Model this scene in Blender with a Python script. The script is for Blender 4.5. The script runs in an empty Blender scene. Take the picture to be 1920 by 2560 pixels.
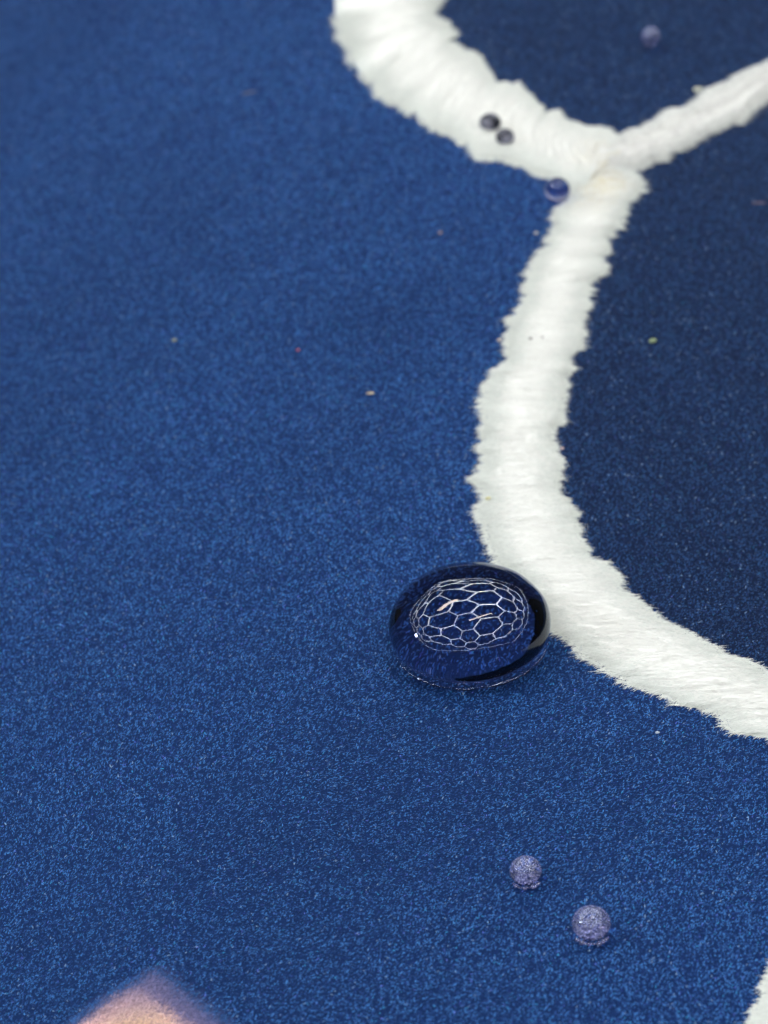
import bpy, math
import numpy as np
rng = np.random.default_rng(7)
scene = bpy.context.scene
R = math.radians

# ---------------------------------------------------------------- camera, world, exposure (1 unit = 1 cm)
W_PX, H_PX = 1920.0, 2560.0
ELEV, DIST, VFOV = R(36), 13.0, R(17.4)
cam_loc = np.array([0.0, -DIST * math.cos(ELEV), DIST * math.sin(ELEV)])
fwd = -cam_loc / np.linalg.norm(cam_loc)
right = np.array([1.0, 0, 0])
up = np.cross(right, fwd)
cd = bpy.data.cameras.new("camera")
cam = bpy.data.objects.new("camera", cd)
scene.collection.objects.link(cam)
cam.location = cam_loc
cam.rotation_euler = (R(90) - ELEV, 0, 0)
cd.sensor_fit = 'VERTICAL'
cd.sensor_height = 24.0
cd.sensor_width = 18.0
cd.lens = 12.0 / math.tan(VFOV / 2)
cd.clip_start, cd.clip_end = 0.1, 2000.0
cd.dof.use_dof = True
cd.dof.focus_distance = 11.75
cd.dof.aperture_fstop = cd.lens * 1e-3 / 0.10
scene.camera = cam

world = bpy.data.worlds.new("World")
scene.world = world
world.use_nodes = True
bg = world.node_tree.nodes["Background"]
bg.inputs[0].default_value = (0.75, 0.82, 1.0, 1)
bg.inputs[1].default_value = 0.06

scene.view_settings.view_transform = 'Standard'
scene.view_settings.look = 'None'
scene.view_settings.exposure = 0.0
scene.view_settings.gamma = 1.0
scene.render.engine = 'CYCLES'
cy = scene.cycles
cy.caustics_refractive = True
cy.caustics_reflective = True
cy.blur_glossy = 0.0
cy.max_bounces = 14
cy.transmission_bounces = 12
cy.use_adaptive_sampling = False

# ---------------------------------------------------------------- helpers
def vnoise(x, y, seed):
    """smooth value noise in 0..1"""
    x = np.asarray(x, float); y = np.asarray(y, float)
    xi = np.floor(x).astype(np.int64); yi = np.floor(y).astype(np.int64)
    fx = x - xi; fy = y - yi
    fx = fx * fx * (3 - 2 * fx); fy = fy * fy * (3 - 2 * fy)
    def h(a, b):
        n = (a * 374761393 + b * 668265263 + seed * 1442695041) & 0xFFFFFFFF
        n = ((n ^ (n >> 13)) * 1274126177) & 0xFFFFFFFF
        n = ((n ^ (n >> 16)) * 2246822519) & 0xFFFFFFFF
        return ((n ^ (n >> 15)) & 0xFFFF) / 65535.0
    a = h(xi, yi); b = h(xi + 1, yi); c = h(xi, yi + 1); d = h(xi + 1, yi + 1)
    return (a * (1 - fx) + b * fx) * (1 - fy) + (c * (1 - fx) + d * fx) * fy

def cloth_h(x, y):
    """height of the gently rolled cloth"""
    x = np.asarray(x, float); y = np.asarray(y, float)
    dx = x - 0.9
    z = -0.5 * 0.13 * dx * dx * (dx < 0) - 0.5 * 0.12 * dx * dx * (dx >= 0)
    z = z + 0.012 * (vnoise(x * 0.9 + 3.1, y * 0.9 + 8.2, 5) - 0.5)
    return z + 0.5 * 0.13 * 0.81

def cloth_n(x, y):
    e = 0.02
    gx = (cloth_h(x + e, y) - cloth_h(x - e, y)) / (2 * e)
    gy = (cloth_h(x, y + e) - cloth_h(x, y - e)) / (2 * e)
    n = np.stack([-gx, -gy, np.ones_like(gx)], -1)
    return n / np.linalg.norm(n, axis=-1, keepdims=True)

def at(px, py):
    """the point of the cloth that the photograph shows at (px, py)"""
    px = np.asarray(px, float); py = np.asarray(py, float)
    k = math.tan(VFOV / 2) / (H_PX / 2)
    d = (fwd + np.multiply.outer((px - W_PX / 2) * k, right) + np.multiply.outer((H_PX / 2 - py) * k, up))
    z = np.zeros(px.shape)
    for _ in range(12):
        t = (z - cam_loc[2]) / d[..., 2]
        x = cam_loc[0] + t * d[..., 0]; y = cam_loc[1] + t * d[..., 1]
        z = cloth_h(x, y)
    return np.stack([x, y], -1)

def mesh_np(name, verts, faces, mat, parent=None, cols=None, smooth=True):
    """faces: (N,4) or (N,3) int array"""
    me = bpy.data.meshes.new(name)
    verts = np.asarray(verts, np.float32); faces = np.asarray(faces, np.int32)
    k = faces.shape[1]
    me.vertices.add(len(verts)); me.vertices.foreach_set("co", verts.ravel())
    me.loops.add(faces.size); me.loops.foreach_set("vertex_index", faces.ravel())
    me.polygons.add(len(faces))
    me.polygons.foreach_set("loop_start", np.arange(0, faces.size, k, dtype=np.int32))
    me.polygons.foreach_set("use_smooth", np.full(len(faces), smooth))
    if cols is not None:
        at_ = me.attributes.new("dye", 'FLOAT_COLOR', 'POINT')
        c4 = np.concatenate([cols, np.ones((len(cols), 1))], 1).astype(np.float32)
        at_.data.foreach_set("color", c4.ravel())
    me.update(calc_edges=True)
    if mat: me.materials.append(mat)
    o = bpy.data.objects.new(name, me)
    scene.collection.objects.link(o)
    if parent: o.parent = parent
    return o

def tag(o, label=None, cat=None, group=None, kind=None):
    for k_, v in (("label", label), ("category", cat), ("group", group), ("kind", kind)):
        if v: o[k_] = v
    return o

def ribbons(p0, d, nrm, length, width, bend):
    """thin two-segment fibres; returns verts (N*6,3), quads (N*2,4)"""
    n = len(p0)
    side = np.cross(d, nrm); side /= np.linalg.norm(side, axis=1, keepdims=True) + 1e-9
    L = length[:, None]; w = width[:, None]
    p1 = p0 + d * L * 0.5
    d2 = d + side * bend[:, None] - nrm * 0.25
    d2 /= np.linalg.norm(d2, axis=1, keepdims=True)
    p2 = p1 + d2 * L * 0.5
    v = np.stack([p0 - side * w * .5, p0 + side * w * .5, p1 - side * w * .5, p1 + side * w * .5,
                  p2 - side * w * .2, p2 + side * w * .2], 1).reshape(-1, 3)
    b = np.arange(n)[:, None] * 6
    f = np.concatenate([b + [0, 1, 3, 2], b + [2, 3, 5, 4]], 1).reshape(-1, 4)
    return v, f

# ---------------------------------------------------------------- materials
def new_mat(name):
    m = bpy.data.materials.new(name); m.use_nodes = True
    nt = m.node_tree
    return m, nt, nt.nodes["Principled BSDF"]

def fibre_mat(name, rough, sheen, bump):
    m, nt, p = new_mat(name)
    a = nt.nodes.new("ShaderNodeAttribute"); a.attribute_name = "dye"
    nt.links.new(a.outputs["Color"], p.inputs["Base Color"])
    p.inputs["Roughness"].default_value = rough
    p.inputs["Specular IOR Level"].default_value = 0.15
    p.inputs["Sheen Weight"].default_value = sheen
    p.inputs["Sheen Roughness"].default_value = 0.35
    p.inputs["Sheen Tint"].default_value = (0.75, 0.82, 1.0, 1)
    if bump:
        tc = nt.nodes.new("ShaderNodeTexCoord")
        nz = nt.nodes.new("ShaderNodeTexNoise"); nz.inputs["Scale"].default_value = 90; nz.inputs["Detail"].default_value = 3
        bp = nt.nodes.new("ShaderNodeBump"); bp.inputs["Strength"].default_value = bump; bp.inputs["Distance"].default_value = 0.004
        nt.links.new(tc.outputs["Object"], nz.inputs["Vector"])
        nt.links.new(nz.outputs["Fac"], bp.inputs["Height"])
        nt.links.new(bp.outputs["Normal"], p.inputs["Normal"])
    return m
M_nap = fibre_mat("navy_nap", 0.6, 0.27, 0)
M_white = fibre_mat("white_thread", 0.7, 0.10, 0.35)
M_cloth = fibre_mat("navy_cloth", 0.85, 0.05, 0.8)

def water_mat(name, tint, outer_ior, inner=0.7):
    m, nt, p = new_mat(name)
    nt.nodes.remove(p)
    geo = nt.nodes.new("ShaderNodeNewGeometry")
    ior = nt.nodes.new("ShaderNodeMix"); ior.data_type = 'FLOAT'
    ior.inputs[2].default_value = outer_ior; ior.inputs[3].default_value = 1.333
    fr = nt.nodes.new("ShaderNodeFresnel")
    tn = nt.nodes.new("ShaderNodeMix"); tn.data_type = 'RGBA'
    tn.inputs[6].default_value = (*tint, 1); tn.inputs[7].default_value = (1, 1, 1, 1)
    rf = nt.nodes.new("ShaderNodeBsdfRefraction"); rf.inputs["Roughness"].default_value = 0.0; rf.inputs["IOR"].default_value = 1.333
    gl = nt.nodes.new("ShaderNodeBsdfGlossy"); gl.inputs["Roughness"].default_value = 0.0; gt = nt.nodes.new("ShaderNodeMix"); gt.data_type = 'RGBA'; gt.inputs[6].default_value = (0.84, 0.91, 1, 1); gt.inputs[7].default_value = (inner, inner, inner * 1.3, 1)
    nt.links.new(geo.outputs["Backfacing"], gt.inputs[0]); nt.links.new(gt.outputs[2], gl.inputs["Color"])
    mx = nt.nodes.new("ShaderNodeMixShader")
    L_ = nt.links.new
    L_(geo.outputs["Backfacing"], ior.inputs[0]); L_(geo.outputs["Backfacing"], tn.inputs[0])
    L_(ior.outputs[0], fr.inputs["IOR"]); L_(tn.outputs[2], rf.inputs["Color"])
    L_(fr.outputs[0], mx.inputs[0]); L_(rf.outputs[0], mx.inputs[1]); L_(gl.outputs[0], mx.inputs[2])
    L_(mx.outputs[0], nt.nodes["Material Output"].inputs["Surface"])
    return m
M_water = water_mat("water", (0.38, 0.38, 0.54), 1.52, 0.05)
M_bead = water_mat("water_bead", (0.62, 0.64, 0.95), 1.7, 0.12)
nt = M_bead.node_tree
old = nt.nodes["Material Output"].inputs["Surface"].links[0].from_socket
tc = nt.nodes.new("ShaderNodeTexCoord"); nz = nt.nodes.new("ShaderNodeTexNoise"); nz.inputs["Scale"].default_value = 160
cr = nt.nodes.new("ShaderNodeValToRGB")
cr.color_ramp.elements[0].position = .36; cr.color_ramp.elements[0].color = (0.04, 0.07, 0.32, 1)
cr.color_ramp.elements[1].position = .68; cr.color_ramp.elements[1].color = (0.72, 0.76, 1.0, 1)
df = nt.nodes.new("ShaderNodeBsdfDiffuse"); mm = nt.nodes.new("ShaderNodeMixShader"); mm.inputs[0].default_value = 0.28  # lavender speckle painted in for the blurred reflection of the lamps
nt.links.new(tc.outputs["Object"], nz.inputs["Vector"]); nt.links.new(nz.outputs["Fac"], cr.inputs[0])
nt.links.new(cr.outputs[0], df.inputs["Color"]); nt.links.new(old, mm.inputs[1]); nt.links.new(df.outputs[0], mm.inputs[2])
nt.links.new(mm.outputs[0], nt.nodes["Material Output"].inputs["Surface"])
M_navy = water_mat("navy_water_bead", (0.62, 0.60, 0.85), 1.6, 0.3)
M_dark = water_mat("dark_water_bead", (0.20, 0.20, 0.27), 1.36, 0.05)

def solid_mat(name, col, rough=0.6, trans=0.0):
    m, nt, p = new_mat(name)
    tc = nt.nodes.new("ShaderNodeTexCoord")
    nz = nt.nodes.new("ShaderNodeTexNoise"); nz.inputs["Scale"].default_value = 150
    cr = nt.nodes.new("ShaderNodeValToRGB")
    cr.color_ramp.elements[0].position = 0.35; cr.color_ramp.elements[1].position = 0.65
    cr.color_ramp.elements[0].color = (col[0] * .6, col[1] * .6, col[2] * .6, 1)
    cr.color_ramp.elements[1].color = (*col, 1)
    nt.links.new(tc.outputs["Object"], nz.inputs["Vector"])
    nt.links.new(nz.outputs["Fac"], cr.inputs["Fac"])
    nt.links.new(cr.outputs["Color"], p.inputs["Base Color"])
    p.inputs["Roughness"].default_value = rough
    p.inputs["Transmission Weight"].default_value = trans
    return m

def lamp_mat(name, col, strength):
    m, nt, p = new_mat(name)
    p.inputs["Base Color"].default_value = (0.8, 0.8, 0.8, 1)
    p.inputs["Emission Color"].default_value = (*col, 1)
    p.inputs["Emission Strength"].default_value = strength
    return m
M_tube = lamp_mat("cool_white_tube", (0.97, 0.985, 1.0), 18.5)
nt = M_tube.node_tree
oi = nt.nodes.new("ShaderNodeObjectInfo"); mr = nt.nodes.new("ShaderNodeMapRange")
mr.inputs[3].default_value = 10.0; mr.inputs[4].default_value = 21.0
nt.links.new(oi.outputs["Random"], mr.inputs[0]); nt.links.new(mr.outputs[0], nt.nodes["Principled BSDF"].inputs["Emission Strength"])
M_strip = lamp_mat("warm_white_strip", (1.0, 0.80, 0.60), 20.0)

# ---------------------------------------------------------------- the lamps overhead (seen mirrored in the big drop)
CEIL = 175.0
def bar_mesh(name, L, w, h):
    x, y, z = L / 2, w / 2, h / 2
    prof = [(y * math.cos(a), z * math.sin(a)) for a in np.linspace(0, 2 * math.pi, 8, endpoint=False)]
    v = [(-x, b, c) for b, c in prof] + [(x, b, c) for b, c in prof]
    f = [(i, (i + 1) % 8, 8 + (i + 1) % 8, 8 + i) for i in range(8)]
    me = bpy.data.meshes.new(name)
    me.from_pydata(v, [], f + [tuple(range(7, -1, -1)), tuple(range(8, 16))]); me.update()
    return me
EDGE = 45.0
grid_root = bpy.data.objects.new("hexagon_ceiling_light", None)
scene.collection.objects.link(grid_root)
grid_root.location = (-35.0, 70.0, CEIL)
grid_root.rotation_euler = (0, 0, R(8))
tag(grid_root, "honeycomb of cool white light tubes overhead, mirrored in the largest water drop", "ceiling light")
tube_me = bar_mesh("light_tube", EDGE - 2.2, 3.4, 3.4); tube_me.materials.append(M_tube)
seen = set()
for q in range(-3, 4):
    for r_ in range(-3, 4):
        if abs(q + r_) > 3: continue
        cx = EDGE * 1.5 * q; cyy = EDGE * math.sqrt(3) * (r_ + q / 2)
        vs = [(cx + EDGE * math.cos(R(60 * k)), cyy + EDGE * math.sin(R(60 * k))) for k in range(6)]
        for k in range(6):
            a, b = vs[k], vs[(k + 1) % 6]
            mx, my = (a[0] + b[0]) / 2, (a[1] + b[1]) / 2
            key = (round(mx), round(my))
            if key in seen: continue
            seen.add(key)
            o = bpy.data.objects.new("light_tube", tube_me)
            scene.collection.objects.link(o)
            o.parent = grid_root
            o.location = (mx, my, 0)
            o.rotation_euler = (0, 0, math.atan2(b[1] - a[1], b[0] - a[0]))
border_me = bar_mesh("light_tube", 96, 2.4, 2.4); border_me.materials.append(M_tube)
for k in range(6):
    for sx, sy, a_ in ((-250 + 100 * k, -290, 0), (-250 + 100 * k, 290, 0), (-302, -242 + 97 * k, 90), (302, -242 + 97 * k, 90)):
        o = bpy.data.objects.new("light_tube", border_me); scene.collection.objects.link(o)
        o.parent = grid_root; o.location = (sx, sy, 0); o.rotation_euler = (0, 0, R(a_))
wd = bpy.data.lights.new("side_lamp", 'AREA'); wd.shape = 'RECTANGLE'; wd.size = 24; wd.size_y = 20
wd.energy = 125000; wd.color = (0.86, 0.93, 1.0)
win = bpy.data.objects.new("side_lamp", wd); scene.collection.objects.link(win)
win.location = (-225, -10, 115)
from mathutils import Vector
win.rotation_euler = Vector((225, 10, -115)).to_track_quat('-Z', 'Y').to_euler()
strip_me = bar_mesh("lamp_strip", 60, 5, 3); strip_me.materials.append(M_strip)
for k, (sx, sy, sr, lab) in enumerate(((-70, 95, 32, "warm strip lamp mirrored near the left of the honeycomb in the largest drop"),
                                        (15, 10, 24, "warm strip lamp mirrored across the middle of the honeycomb in the largest drop"))):
    o = bpy.data.objects.new("strip_lamp", strip_me)
    scene.collection.objects.link(o)
    o.location = (sx, sy, CEIL - 8); o.rotation_euler = (0, 0, R(sr))
    tag(o, lab, "strip lamp", "warm strip lamps overhead")

# ---------------------------------------------------------------- printed shapes, traced on the cloth
A_low = [(838, -110), (838, -40), (840, 51), (846, 72), (852, 111), (866, 120), (881, 169), (898, 180), (918, 209), (930, 206), (942, 236), (1003, 263), (1016, 290),
         (1044, 288), (1055, 300), (1080, 324), (1121, 334), (1154, 363), (1166, 362), (1195, 395), (1246, 397), (1306, 413), (1318, 417), (1355, 440), (1416, 461), (1452, 476)]
A_up = [(1150, -110), (1124, -50), (1104, 0), (1084, 40), (1144, 91), (1124, 105), (1202, 148), (1222, 182), (1239, 216), (1296, 211),
        (1327, 250), (1357, 270), (1362, 288), (1397, 284), (1414, 306), (1478, 326), (1512, 326), (1542, 340), (1570, 372), (1588, 424)]
B_left = [(1424, 448), (1416, 470), (1426, 498), (1382, 538), (1390, 575), (1366, 606), (1372, 616), (1342, 650), (1332, 670), (1315, 717), (1305, 751), (1309, 758), (1274, 802),
          (1271, 824), (1264, 908), (1244, 925), (1230, 940), (1210, 975), (1202, 1023), (1214, 1056), (1200, 1083), (1214, 1107), (1197, 1121), (1207, 1168), (1183, 1198),
          (1207, 1239), (1193, 1279), (1211, 1351), (1229, 1391), (1262, 1424), (1310, 1475), (1352, 1535), (1376, 1578), (1434, 1614), (1465, 1645), (1519, 1681),
          (1559, 1707), (1626, 1730), (1693, 1761), (1773, 1783), (1840, 1832), (1920, 1848), (1990, 1880), (2060, 1905)]
B_right = [(1560, 405), (1605, 451), (1602, 481), (1575, 508), (1555, 535), (1548, 569), (1528, 578), (1534, 589), (1521, 602), (1529, 623), (1504, 650), (1512, 683), (1477, 710),
           (1479, 754), (1467, 788), (1447, 820), (1457, 832), (1450, 867), (1420, 891), (1428, 918), (1413, 962), (1399, 989), (1403, 1033), (1416, 1053), (1379, 1077),
           (1382, 1114), (1396, 1158), (1399, 1215), (1403, 1239), (1434, 1288), (1436, 1320), (1448, 1351), (1483, 1404), (1510, 1408), (1537, 1444), (1559, 1480), (1626, 1529),
           (1680, 1565), (1751, 1600), (1804, 1641), (1867, 1654), (1920, 1694), (1990, 1725), (2060, 1755), (2420, 1910)]
C_up = [(1500, 350), (1545, 336), (1579, 316), (1600, 317), (1630, 299), (1664, 272), (1700, 268), (1731, 252), (1760, 222), (1785, 205), (1820, 196), (1866, 174), (1920, 144), (2060, 85)]
C_low = [(1520, 452), (1560, 440), (1593, 434), (1664, 407), (1731, 370), (1792, 336), (1839, 316), (1860, 312), (1880, 292), (1920, 264), (2060, 190)]
D_left = [(1945, 2400), (1924, 2442), (1908, 2475), (1898, 2505), (1886, 2535), (1875, 2562), (1858, 2620)]
D_right = [(2130, 2400), (2120, 2450), (2110, 2500), (2100, 2540), (2100, 2580), (2080, 2620)]

def dense(pts, n=1500):
    p = np.array(pts, float)
    s_ = np.concatenate([[0], np.cumsum(np.linalg.norm(np.diff(p, axis=0), axis=1))]); s_ /= s_[-1]
    t = np.linspace(0, 1, n)
    return np.stack([np.interp(t, s_, p[:, 0]), np.interp(t, s_, p[:, 1])], -1)

def edge(pts, n, axis):
    """an outline resampled so that equal stations of both outlines lie on one thread"""
    q = dense(pts, 2500)
    if isinstance(axis, tuple):                       # threads level: stations by height
        t = np.clip((q[:, 1] - axis[0]) / (axis[1] - axis[0]), 0, 1)
    else:                                             # threads square to a centre line
        c = dense(axis, 600)
        d2 = ((q[:, None] - c[None]) ** 2).sum(-1)
        t = d2.argmin(1) / 599.0
    ker = np.ones(81) / 81
    t = np.convolve(np.pad(t, 40, mode='edge'), ker, mode='valid')
    t = np.maximum.accumulate(t) + np.arange(len(t)) * 1e-9
    tt = np.linspace(0, 1, n)
    x_, y_ = np.interp(tt, t, q[:, 0]), np.interp(tt, t, q[:, 1])
    return at(x_, y_)

def in_poly(x, y, poly):
    c = np.zeros(x.shape, bool); n = len(poly); j = n - 1
    for i in range(n):
        xi, yi = poly[i]; xj, yj = poly[j]
        if yi != yj:
            c ^= ((yi > y) != (yj > y)) & (x < (xj - xi) * (y - yi) / (yj - yi) + xi)
        j = i
    return c

def poly_at(pts):
    p = np.array(pts, float); return at(p[:, 0], p[:, 1])
def poly_sd(x, y, poly):
    """signed distance to a polygon's edge, positive inside"""
    d = np.full(x.shape, 1e9); n = len(poly)
    for i in range(n):
        ax, ay = poly[i]; bx, by = poly[(i + 1) % n]
        ex, ey = bx - ax, by - ay
        t_ = np.clip(((x - ax) * ex + (y - ay) * ey) / (ex * ex + ey * ey), 0, 1)
        d = np.minimum(d, np.hypot(x - ax - t_ * ex, y - ay - t_ * ey))
    return np.where(in_poly(x, y, poly), d, -d)

# darker navy dye of the two panels right of the white lines
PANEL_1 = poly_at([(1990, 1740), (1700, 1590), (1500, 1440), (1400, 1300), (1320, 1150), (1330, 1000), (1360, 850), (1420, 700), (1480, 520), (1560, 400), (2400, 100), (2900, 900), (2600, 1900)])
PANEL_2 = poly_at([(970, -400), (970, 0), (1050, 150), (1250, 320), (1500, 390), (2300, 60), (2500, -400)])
PEACH = poly_at([(120, 2640), (201, 2556), (275, 2498), (334, 2466), (380, 2436), (412, 2456), (470, 2505), (536, 2556), (640, 2640)])
PEACH_IN = poly_at([(120, 2640), (205, 2560), (275, 2504), (343, 2468), (458, 2557), (560, 2640)])
pk = at(np.array([330.0]), np.array([2600.0]))[0]
apex = at(np.array([370.0]), np.array([2440.0]))[0]

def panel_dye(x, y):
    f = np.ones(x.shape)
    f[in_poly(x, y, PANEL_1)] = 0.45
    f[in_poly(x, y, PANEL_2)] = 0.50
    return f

# ---------------------------------------------------------------- the fabric: base cloth
fabric = bpy.data.objects.new("fabric", None)
scene.collection.objects.link(fabric)
tag(fabric, "navy blue brushed fabric with branching white stripes, under all the water drops", "fabric")
gx = np.linspace(-6.0, 6.0, 340); gy = np.linspace(-4.2, 11, 420)
X, Y = np.meshgrid(gx, gy)
v = np.stack([X, Y, cloth_h(X, Y)], -1).reshape(-1, 3)
nx, ny = len(gx), len(gy)
i, j = np.meshgrid(np.arange(nx - 1), np.arange(ny - 1))
b = (j * nx + i).ravel()
f = np.stack([b, b + 1, b + nx + 1, b + nx], 1)
NAVY = np.array([0.003, 0.032, 0.15])
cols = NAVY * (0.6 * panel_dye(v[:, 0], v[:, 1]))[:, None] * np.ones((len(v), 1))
po = np.clip(.6 + poly_sd(v[:, 0], v[:, 1], PEACH) / .08, 0, 1)[:, None]
cols = cols * (1 - po) + np.array([0.15, 0.15, 0.30]) * po
pw = np.clip(.3 + poly_sd(v[:, 0], v[:, 1], PEACH_IN) / .08, 0, 1)[:, None]
cols = cols * (1 - pw) + np.array([0.55, 0.36, 0.36]) * pw
mesh_np("base_cloth", v, f, M_cloth, fabric, cols)

# ---------------------------------------------------------------- nap: fine fibres lying over the cloth
def in_view(x, y, m):
    z = cloth_h(x, y)
    r_ = np.stack([x, y, z], -1) - cam_loc
    dz = r_ @ fwd; k = math.tan(VFOV / 2)
    return (np.abs(r_ @ right) < dz * k * 0.75 * m) & (np.abs(r_ @ up) < dz * k * m)

def nap_dir(x, y):
    return R(28) + 1.9 * (vnoise(x * 0.55 + 7, y * 0.55 + 2, 11) - 0.5) + 1.2 * (vnoise(x * 2.1, y * 2.1, 12) - 0.5)

def fibre_set(x, y, lmin, lmax, wmin, wmax, rise0, rise1, spread, z0=0.0):
    n = len(x)
    nr = cloth_n(x, y)
    a = nap_dir(x, y) + rng.normal(0, spread, n)
    e = rng.uniform(rise0, rise1, n)
    d = np.stack([np.cos(a) * np.cos(e), np.sin(a) * np.cos(e), np.sin(e)], -1)
    d[:, 2] -= (nr[:, 0] * d[:, 0] + nr[:, 1] * d[:, 1])
    d /= np.linalg.norm(d, axis=1, keepdims=True)
    p = np.stack([x, y, cloth_h(x, y) + z0], -1)
    return ribbons(p, d, nr, rng.uniform(lmin, lmax, n), rng.uniform(wmin, wmax, n), rng.normal(0, .35, n))

WET = [(1178, 1612, .22)]
N = 1500000
x = rng.uniform(-3.6, 3.6, N); y = rng.uniform(-3.2, 7.4, N)
k = in_view(x, y, 1.12)
for wx, wy, wr in WET:
    wp = at(np.array([float(wx)]), np.array([float(wy)]))[0]
    k &= (np.hypot(x - wp[0], y - wp[1]) > wr) | (rng.random(N) < .55)
x, y = x[k], y[k]
print('fibres', len(x))
peach = poly_sd(x, y, PEACH) > -.03
xb, yb = x[~peach], y[~peach]
v, f = fibre_set(xb, yb, 0.0055, 0.0115, 0.0025, 0.0040, R(4), R(50), 0.85)
n = len(xb)
t = np.where(rng.random(n) < .38, rng.normal(.78, .22, n), rng.normal(.12, .12, n)).clip(0, 1.5)[:, None]
DARK = np.array([0.0010, 0.021, 0.130]); LIGHT = np.array([0.050, 0.196, 0.52])
c = DARK * (1 - t) + LIGHT * t
mott = 0.93 + 0.14 * vnoise(xb * 6, yb * 6, 21)
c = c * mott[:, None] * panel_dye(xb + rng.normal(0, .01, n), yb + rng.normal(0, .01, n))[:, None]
odd = rng.random(n)
c[odd < 0.02] = c[odd < 0.02] * [2.4, .9, 1.3]
c[(odd > .02) & (odd < .04)] *= [0.6, 1.5, 1.1]
c[(odd > .04) & (odd < .05)] = [0.22, 0.33, 0.5]
mesh_np("nap", v, f, M_nap, fabric, np.repeat(c, 6, 0))["kind"] = "stuff"

# the peach print at the lower left corner of the picture
xp, yp = x[peach], y[peach]
xp = np.concatenate([xp, xp + rng.normal(0, .006, len(xp)), xp + rng.normal(0, .006, len(xp))])
yp = np.concatenate([yp, yp + rng.normal(0, .006, len(yp)), yp + rng.normal(0, .006, len(yp))])
v, f = fibre_set(xp, yp, 0.006, 0.014, 0.0024, 0.0042, R(4), R(50), 0.85, 0.002)
n = len(xp)
sd_o = poly_sd(xp, yp, PEACH); sd_i = poly_sd(xp, yp, PEACH_IN)
dist = np.linalg.norm(np.stack([xp, yp], -1) - pk, axis=1)
dap = np.linalg.norm((np.stack([xp, yp], -1) - apex) * [0.6, 1.0], axis=1)
PINK = np.array([0.84, 0.55, 0.54]); GOLD = np.array([0.90, 0.68, 0.40]); MAUVE = np.array([0.19, 0.18, 0.36])
g = np.clip(1.0 - dist / 0.17, 0, 1)[:, None]
c = PINK * (1 - g) + GOLD * g
mv = np.clip(1.1 - dap / 0.2, 0, 1)[:, None]
c = c * (1 - mv) + MAUVE * mv
jit = rng.normal(0, .010, n)
w1 = np.clip(.5 + (sd_i + jit) / .035, 0, 1)[:, None]
w2 = np.clip(.5 + (sd_o + jit) / .048, 0, 1)[:, None]
tb = rng.normal(.42, .16, n).clip(0, 1)[:, None]
blue = DARK * (1 - tb) + LIGHT * tb
c = MAUVE * (1 - w1) + c * w1
c = blue * (1 - w2) + c * rng.uniform(.75, 1.12, n)[:, None] * w2
mesh_np("peach_print", v, f, M_nap, fabric, np.repeat(c, 6, 0))["kind"] = "stuff"

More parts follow.
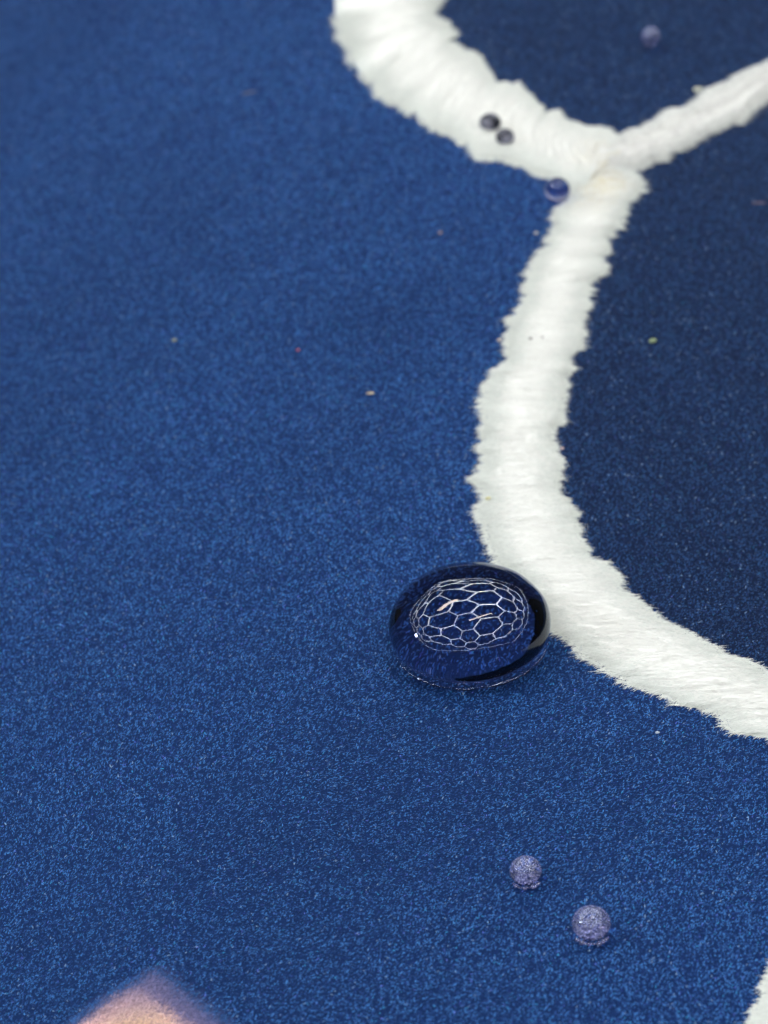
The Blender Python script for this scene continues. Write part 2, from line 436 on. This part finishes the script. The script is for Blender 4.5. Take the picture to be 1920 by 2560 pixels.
# ---------------------------------------------------------------- white stripes: raised bands of thread
def stripe(name, L, Rr, axis, n, m, hgt, seed, tint=None, inset=0.012, fz=9000, along=False, z0=0.003):
    a = edge(L, n, axis); b_ = edge(Rr, n, axis)
    t = np.linspace(0, 1, n)
    wid = np.linalg.norm(b_ - a, axis=1)
    slen = np.concatenate([[0], np.cumsum(np.linalg.norm(np.diff((a + b_) / 2, axis=0), axis=1))])
    dirs = (b_ - a) / wid[:, None]
    ja = (vnoise(slen * 16, slen * 0, seed) - .5) * .03 + (vnoise(slen * 55, slen * 0, seed + 1) - .5) * .02
    jb = (vnoise(slen * 16, slen * 0 + 9, seed + 2) - .5) * .03 + (vnoise(slen * 55, slen * 0 + 9, seed + 3) - .5) * .02
    a = a + dirs * (inset - ja[:, None]); b_ = b_ - dirs * (inset - jb[:, None])
    u = np.linspace(0, 1, m)
    P = a[:, None] * (1 - u)[None, :, None] + b_[:, None] * u[None, :, None]
    S = slen[:, None] + 0 * u; U = u[None, :] + 0 * slen[:, None]
    acr = U * wid.mean()
    dome = np.clip(1 - np.abs(2 * U - 1) ** 5.0, 0, 1)
    if along:
        rid = .6 * vnoise(S * 3 + 3 * acr, acr * 22, seed + 4) + .4 * vnoise(S * 7, acr * 50, seed + 5)
    else:
        sk = S + 0.10 * (vnoise(S * 4, acr * 6, seed + 6) - .5) + 0.05 * np.sin(U * 3)
        rid = .28 * vnoise(sk * 14, acr * 3.0, seed + 4) + .55 * vnoise(sk * 34, acr * 5, seed + 5) + .17 * vnoise(sk * 75, acr * 10, seed + 7)
    rid2 = vnoise(S * 62, acr * 15, seed + 8)
    H = z0 + dome * (hgt * .2 + hgt * 1.15 * rid + .0045 * rid2)
    H[:, 0] = -0.004; H[:, -1] = -0.004
    if not along:
        H[0] = -0.004; H[-1] = -0.004
    Z = cloth_h(P[..., 0], P[..., 1]) + H
    v = np.concatenate([P, Z[..., None]], -1).reshape(-1, 3)
    ii, jj = np.meshgrid(np.arange(m - 1), np.arange(n - 1))
    q = (jj * m + ii).ravel()
    f = np.stack([q, q + 1, q + m + 1, q + m], 1)
    WH = np.array([0.83, 0.84, 0.80]); GR = np.array([0.67, 0.73, 0.68])
    ed = .8 * np.clip((np.abs(2 * U - 1) - .55 + .3 * (rid - .5)) / .45, 0, 1) ** 1.6
    c = WH * (1 - ed[..., None]) + GR * ed[..., None]
    c = c * (0.88 + 0.12 * vnoise(S * 34, acr * 6, seed + 9) + 0.07 * vnoise(S * 11, acr * 3, seed + 10))[..., None]
    if along:
        c = c * (0.55 + 0.55 * vnoise(S * 2.0 + acr, acr * 26, seed + 11) ** .6)[..., None]
    if tint is not None:
        w_ = np.clip(tint(S, U), 0, 1)[..., None]
        c = c * (1 - w_) + np.array([0.62, 0.58, 0.44]) * w_
    c = c.reshape(-1, 3)
    # loose fibres: half across the top, half feathering over the edges
    kf = fz
    ts = rng.uniform(0.005, .995, kf); idx = np.clip((ts * (n - 1)).astype(int), 0, n - 1)
    onedge = rng.random(kf) < .72
    side = rng.random(kf) < .5
    eb = rng.beta(1, 3.5, kf)
    longf = onedge & (rng.random(kf) < .22)
    uu = np.where(onedge, np.where(side, -.03 + .5 * eb, 1.03 - .5 * eb), rng.uniform(.05, .95, kf))
    pp = a[idx] * (1 - uu)[:, None] + b_[idx] * uu[:, None]
    dd = dirs[idx] * np.where(onedge, np.where(side, -1, 1), 1)[:, None]
    tang = np.stack([-dirs[idx][:, 1], dirs[idx][:, 0]], -1)
    if along: dd = dd * .35 + tang * np.where(rng.random(kf) < .5, -1, 1)[:, None]
    dd = dd + tang * rng.normal(0, .38, kf)[:, None]
    dd /= np.linalg.norm(dd, axis=1, keepdims=True)
    ui = np.clip((uu * (m - 1)).astype(int), 0, m - 1)
    zz = cloth_h(pp[:, 0], pp[:, 1]) + np.maximum(H[idx, ui], 0.003) + .002
    p3 = np.concatenate([pp, zz[:, None]], 1)
    d3 = np.concatenate([dd, rng.uniform(-.16, .10, kf)[:, None]], 1); d3 /= np.linalg.norm(d3, axis=1, keepdims=True)
    nr = cloth_n(pp[:, 0], pp[:, 1])
    fv, ff = ribbons(p3, d3, nr, np.where(longf, rng.uniform(.025, .055, kf), np.where(onedge, rng.uniform(.008, .030, kf), rng.uniform(.015, .035, kf))), np.where(longf, .0019, rng.uniform(.0022, .0040, kf)), rng.normal(0, .3, kf))
    fc = np.where(onedge[:, None], (WH * .5 + GR * .5) * rng.uniform(.86, 1.06, kf)[:, None], WH * rng.uniform(.9, 1.02, kf)[:, None])
    if along:
        fc = fc * rng.choice([.70, .95, 1.04, 1.08], kf)[:, None] * np.array([1, .985, 1.0])
    return mesh_np(name, np.concatenate([v, fv]), np.concatenate([f, ff + len(v)]), M_white, fabric,
                   np.concatenate([c, np.repeat(fc, 6, 0)]))

s = stripe("white_stripe", B_left, B_right, (405, 1905), 1100, 70, 0.013, 40, tint=lambda S, U: 1.2 * (1 - S / 0.50) * (S < .50) * (U > .1), fz=46000)
s["label"] = "long white stripe that runs past the largest drop to the right edge"
s = stripe("white_stripe", C_up, C_low, [(1500, 405), (1700, 325), (1860, 245), (2060, 135)], 420, 70, 0.018, 60, inset=0.034, fz=15000, along=True, z0=0.005)
s["label"] = "white branch rising to the upper right with threads along it"
s = stripe("white_stripe", A_low, A_up, [(995, -110), (970, 0), (1010, 110), (1100, 220), (1210, 300), (1320, 345), (1430, 390), (1530, 440)], 760, 80, 0.017, 80, tint=lambda S, U: .75 * (S - S.max() + .25) / .25 * (U > .15), fz=36000, z0=0.008)
s["label"] = "broad white stripe with scalloped edges curving down from the top"
s = stripe("white_stripe", D_left, D_right, (2400, 2620), 120, 60, 0.012, 99, fz=6000)
s["label"] = "end of a white stripe cut off at the bottom right corner"

# ---------------------------------------------------------------- water drops
def profile(Rmax, theta, lc=0.27):
    def run(b_):
        r_, z, ph = 1e-6, 0.0, 0.0
        out = [(0.0, 0.0)]
        ds = Rmax / 260
        while ph < theta and len(out) < 6000:
            k1 = 2 / b_ + z / lc ** 2 - (math.sin(ph) / r_ if r_ > 1e-5 else 1 / b_)
            pm = ph + k1 * ds / 2
            r_ += math.cos(pm) * ds; z += math.sin(pm) * ds; ph += k1 * ds
            out.append((r_, z))
        return np.array(out)
    lo, hi = Rmax * .8, Rmax * 12
    for _ in range(40):
        mid = (lo + hi) / 2
        if run(mid)[:, 0].max() < Rmax: lo = mid
        else: hi = mid
    return run((lo + hi) / 2)

def drop(px, py, Rmax, theta, label, lift, group=None, lc=0.27, mat=None, sink=0.0, wave=0.0, dry_at=0.104, oval=0.0, seg=96, rings=64, ang=0.0):
    pr = profile(Rmax, theta, lc)
    s_ = np.linspace(0, len(pr) - 1, rings)
    pr = np.stack([np.interp(s_, np.arange(len(pr)), pr[:, 0]), np.interp(s_, np.arange(len(pr)), pr[:, 1])], -1)
    zb = pr[-1, 1]
    base = np.stack([np.linspace(pr[-1, 0], 0, 31)[1:], np.full(30, zb)], -1)
    rb = pr[-1, 0]
    pr = np.concatenate([pr, base])
    th = np.linspace(0, 2 * math.pi, seg, endpoint=False)
    wob = 1 + oval * np.cos(2 * (th - ang)) + .25 * oval * np.cos(3 * th + 1)
    inner = pr[1:-1]
    rr = inner[:, None, 0] * wob[None]
    v = np.stack([rr * np.cos(th), rr * np.sin(th), (zb - inner[:, 1])[:, None] + 0 * rr], -1).reshape(-1, 3)
    if sink:
        rv = np.hypot(v[:, 0], v[:, 1]); cd_ = (v[:, 0] * .28 - v[:, 1] * .96) / (rv + 1e-9)
        dry = np.clip((rv - (dry_at + .068 * (1 - cd_))) / .035, 0, 1)
        rim_ = np.clip((1 - np.hypot(v[:, 0], v[:, 1]) / rb) / .12, 0, 1)
        low = v[:, 2] < 1e-5
        v[low, 2] -= (sink * (1 - dry) * rim_)[low]
    if wave:
        hh = (vnoise(v[:, 0] * 9 / Rmax * .3 + 4, v[:, 1] * 9 / Rmax * .3, 77) - .5) * wave * Rmax
        v[:len(inner) * seg - 36 * seg] *= (1 + hh[:, None] / Rmax)[:len(inner) * seg - 36 * seg]
    v = np.concatenate([v, [[0, 0, zb], [0, 0, 0]]])
    nr_ = len(inner)
    faces = []
    for i_ in range(nr_ - 1):
        for j_ in range(seg):
            k_ = (j_ + 1) % seg
            faces.append((i_ * seg + j_, (i_ + 1) * seg + j_, (i_ + 1) * seg + k_, i_ * seg + k_))
    top, bot = len(v) - 2, len(v) - 1
    for j_ in range(seg):
        k_ = (j_ + 1) % seg
        faces.append((top, j_, k_)); faces.append((bot, (nr_ - 1) * seg + k_, (nr_ - 1) * seg + j_))
    me = bpy.data.meshes.new("water_droplet"); me.from_pydata(v.tolist(), [], faces)
    me.polygons.foreach_set("use_smooth", [True] * len(me.polygons)); me.update()
    me.materials.append(mat or M_water)
    o = bpy.data.objects.new("water_droplet", me); scene.collection.objects.link(o)
    q = at(np.array([float(px)]), np.array([float(py)]))[0]
    nrm = cloth_n(q[:1], q[1:])[0]
    o.location = (q[0] + nrm[0] * lift, q[1] + nrm[1] * lift, float(cloth_h(q[0], q[1])) + lift)
    from mathutils import Vector
    o.rotation_euler = Vector((0, 0, 1)).rotation_difference(Vector(nrm)).to_euler()
    tag(o, label, "water drop", group)
    return o

big = drop(1178, 1612, 0.292, R(160), "largest clear water drop, beside the white stripe, mirroring a honeycomb of lights", 0.016, lc=0.145, sink=0.024, wave=0.022, oval=0.015, seg=160, rings=120)
bead1 = drop(1315, 2197, 0.054, R(150), "small clear bead of water, upper of the two below the largest drop", 0.006, "beads of water on navy", lc=0.075, mat=M_bead)
bead2 = drop(1478, 2330, 0.064, R(150), "small clear bead of water, lower of the two near the bottom right", 0.006, "beads of water on navy", lc=0.075, mat=M_bead)
drop(1393, 500, 0.056, R(150), "blurred dark bead tucked in the corner where the white stripes meet", 0.006, mat=M_navy)
drop(1226, 327, 0.050, R(135), "bigger of two dark beads on the broad white stripe", 0.026, "beads of water on white", lc=0.045, mat=M_dark)
drop(1263, 363, 0.043, R(135), "smaller of two dark beads on the broad white stripe", 0.026, "beads of water on white", lc=0.045, mat=M_dark)
drop(1625, 112, 0.047, R(150), "faint blurred bead on navy near the top right", 0.006, mat=M_bead)

def caustic_rim(parent, rad, thick, a0, a1, mat, seed, dx=0.0, dy=0.0):
    """thin film of water creeping out round the foot of a drop"""
    n_, m_ = 90, 8
    al = np.linspace(R(a0), R(a1), n_)
    nz_ = vnoise(al * 9, al * 0, seed)
    th_ = thick * (0.25 + 1.1 * nz_) * np.clip(np.sin(np.linspace(0, math.pi, n_)) * 2.2, 0, 1)
    rr = rad * (1 + .02 * (vnoise(al * 5, al * 0 + 3, seed) - .5))
    ph = np.linspace(0, 2 * math.pi, m_, endpoint=False)
    r2 = rr[:, None] + th_[:, None] * np.cos(ph)
    z2 = 0.010 + .6 * th_[:, None] * np.sin(ph)
    v = np.stack([r2 * np.cos(al)[:, None] + dx, r2 * np.sin(al)[:, None] + dy, z2], -1).reshape(-1, 3)
    i_, j_ = np.meshgrid(np.arange(m_), np.arange(n_ - 1))
    k_ = (i_ + 1) % m_
    f = np.stack([j_ * m_ + i_, j_ * m_ + k_, (j_ + 1) * m_ + k_, (j_ + 1) * m_ + i_], -1).reshape(-1, 4)
    o = mesh_np("caustic_rim", v, f[:, ::-1], mat, parent)
    return o
M_rim = water_mat("rim_glint", (0.9, 0.9, 0.95), 1.9)
caustic_rim(big, .285, .0085, 195, 355, M_rim, 301)  # rings added as bright crescents where drops would focus light, no real film
caustic_rim(bead1, .050, .0085, 200, 340, M_bead, 302, 0, -.013)
caustic_rim(bead2, .060, .0100, 200, 340, M_bead, 303, 0, -.015)

# ---------------------------------------------------------------- lint and specks
def speck(px, py, sx, sy, sz, rot, col, label, seed, lift=0.012, trans=0.0):
    import bmesh
    bm = bmesh.new()
    bmesh.ops.create_icosphere(bm, subdivisions=2, radius=1)
    r_ = np.random.default_rng(seed)
    for vv in bm.verts:
        nn = 1 + .35 * (r_.random() - .5)
        vv.co = (vv.co.x * sx * nn * .85, vv.co.y * sy * nn * .85, vv.co.z * sz * nn * .85)
    me = bpy.data.meshes.new("lint_speck"); bm.to_mesh(me); bm.free()
    me.materials.append(solid_mat("lint_%s" % "_".join(label.split()[:2]), col, .6, trans))
    o = bpy.data.objects.new("lint_speck", me); scene.collection.objects.link(o)
    q = at(np.array([float(px)]), np.array([float(py)]))[0]
    o.location = (q[0], q[1], float(cloth_h(q[0], q[1])) + lift)
    o.rotation_euler = (R(8), R(-6), R(rot))
    tag(o, label, "lint")
    return o
speck(926, 989, .019, .007, .006, 3, (.75, .62, .42), "straw yellow flake left of the long white stripe", 1)
speck(745, 881, .008, .007, .006, 0, (.8, .22, .30), "tiny pink speck on the navy left of the straw yellow flake", 2)
speck(1632, 857, .020, .013, .007, 20, (.30, .40, .20), "yellow green fleck on the dark panel right of the long white stripe", 3)
speck(1744, 232, .026, .012, .010, 5, (.85, .88, .70), "pale cream fleck on the upper edge of the right branch", 4, .02)
speck(1219, 1256, .014, .008, .007, 20, (.85, .82, .50), "cream fleck caught on the left edge of the long white stripe", 5, .02)
speck(436, 856, .012, .009, .006, 10, (.42, .46, .36), "dull olive speck in the left half of the navy", 6)
speck(1340, 588, .011, .008, .007, 0, (.72, .70, .72), "pale grey speck just left of the narrow white neck", 7)
speck(1247, 856, .009, .008, .007, 0, (.80, .70, .62), "pinkish speck left of the long white stripe, beside its dark crumbs", 8)
speck(1326, 858, .008, .006, .005, 0, (.16, .13, .12), "dark crumb lying on the long white stripe", 9, .024)
speck(1356, 855, .006, .005, .004, 0, (.25, .23, .22), "smaller grey crumb beside the dark crumb on the white stripe", 10, .024)
speck(1405, 1127, .010, .007, .006, 0, (.70, .52, .50), "rosy speck at the right edge of the long white stripe", 11)
speck(1643, 1838, .009, .006, .005, 10, (.62, .72, .85), "pale blue speck below the right end of the long white stripe", 12)
speck(1100, 587, .009, .008, .006, 0, (.60, .42, .36), "brownish speck on the navy left of the white neck", 13)
speck(1897, 512, .040, .006, .004, -14, (.20, .15, .22), "faint rosy streak of lint near the right edge below the branch", 14, .010)
speck(622, 236, .045, .008, .004, 14, (.12, .14, .24), "faint greyish streak of lint left of the broad scalloped stripe", 15, .010)
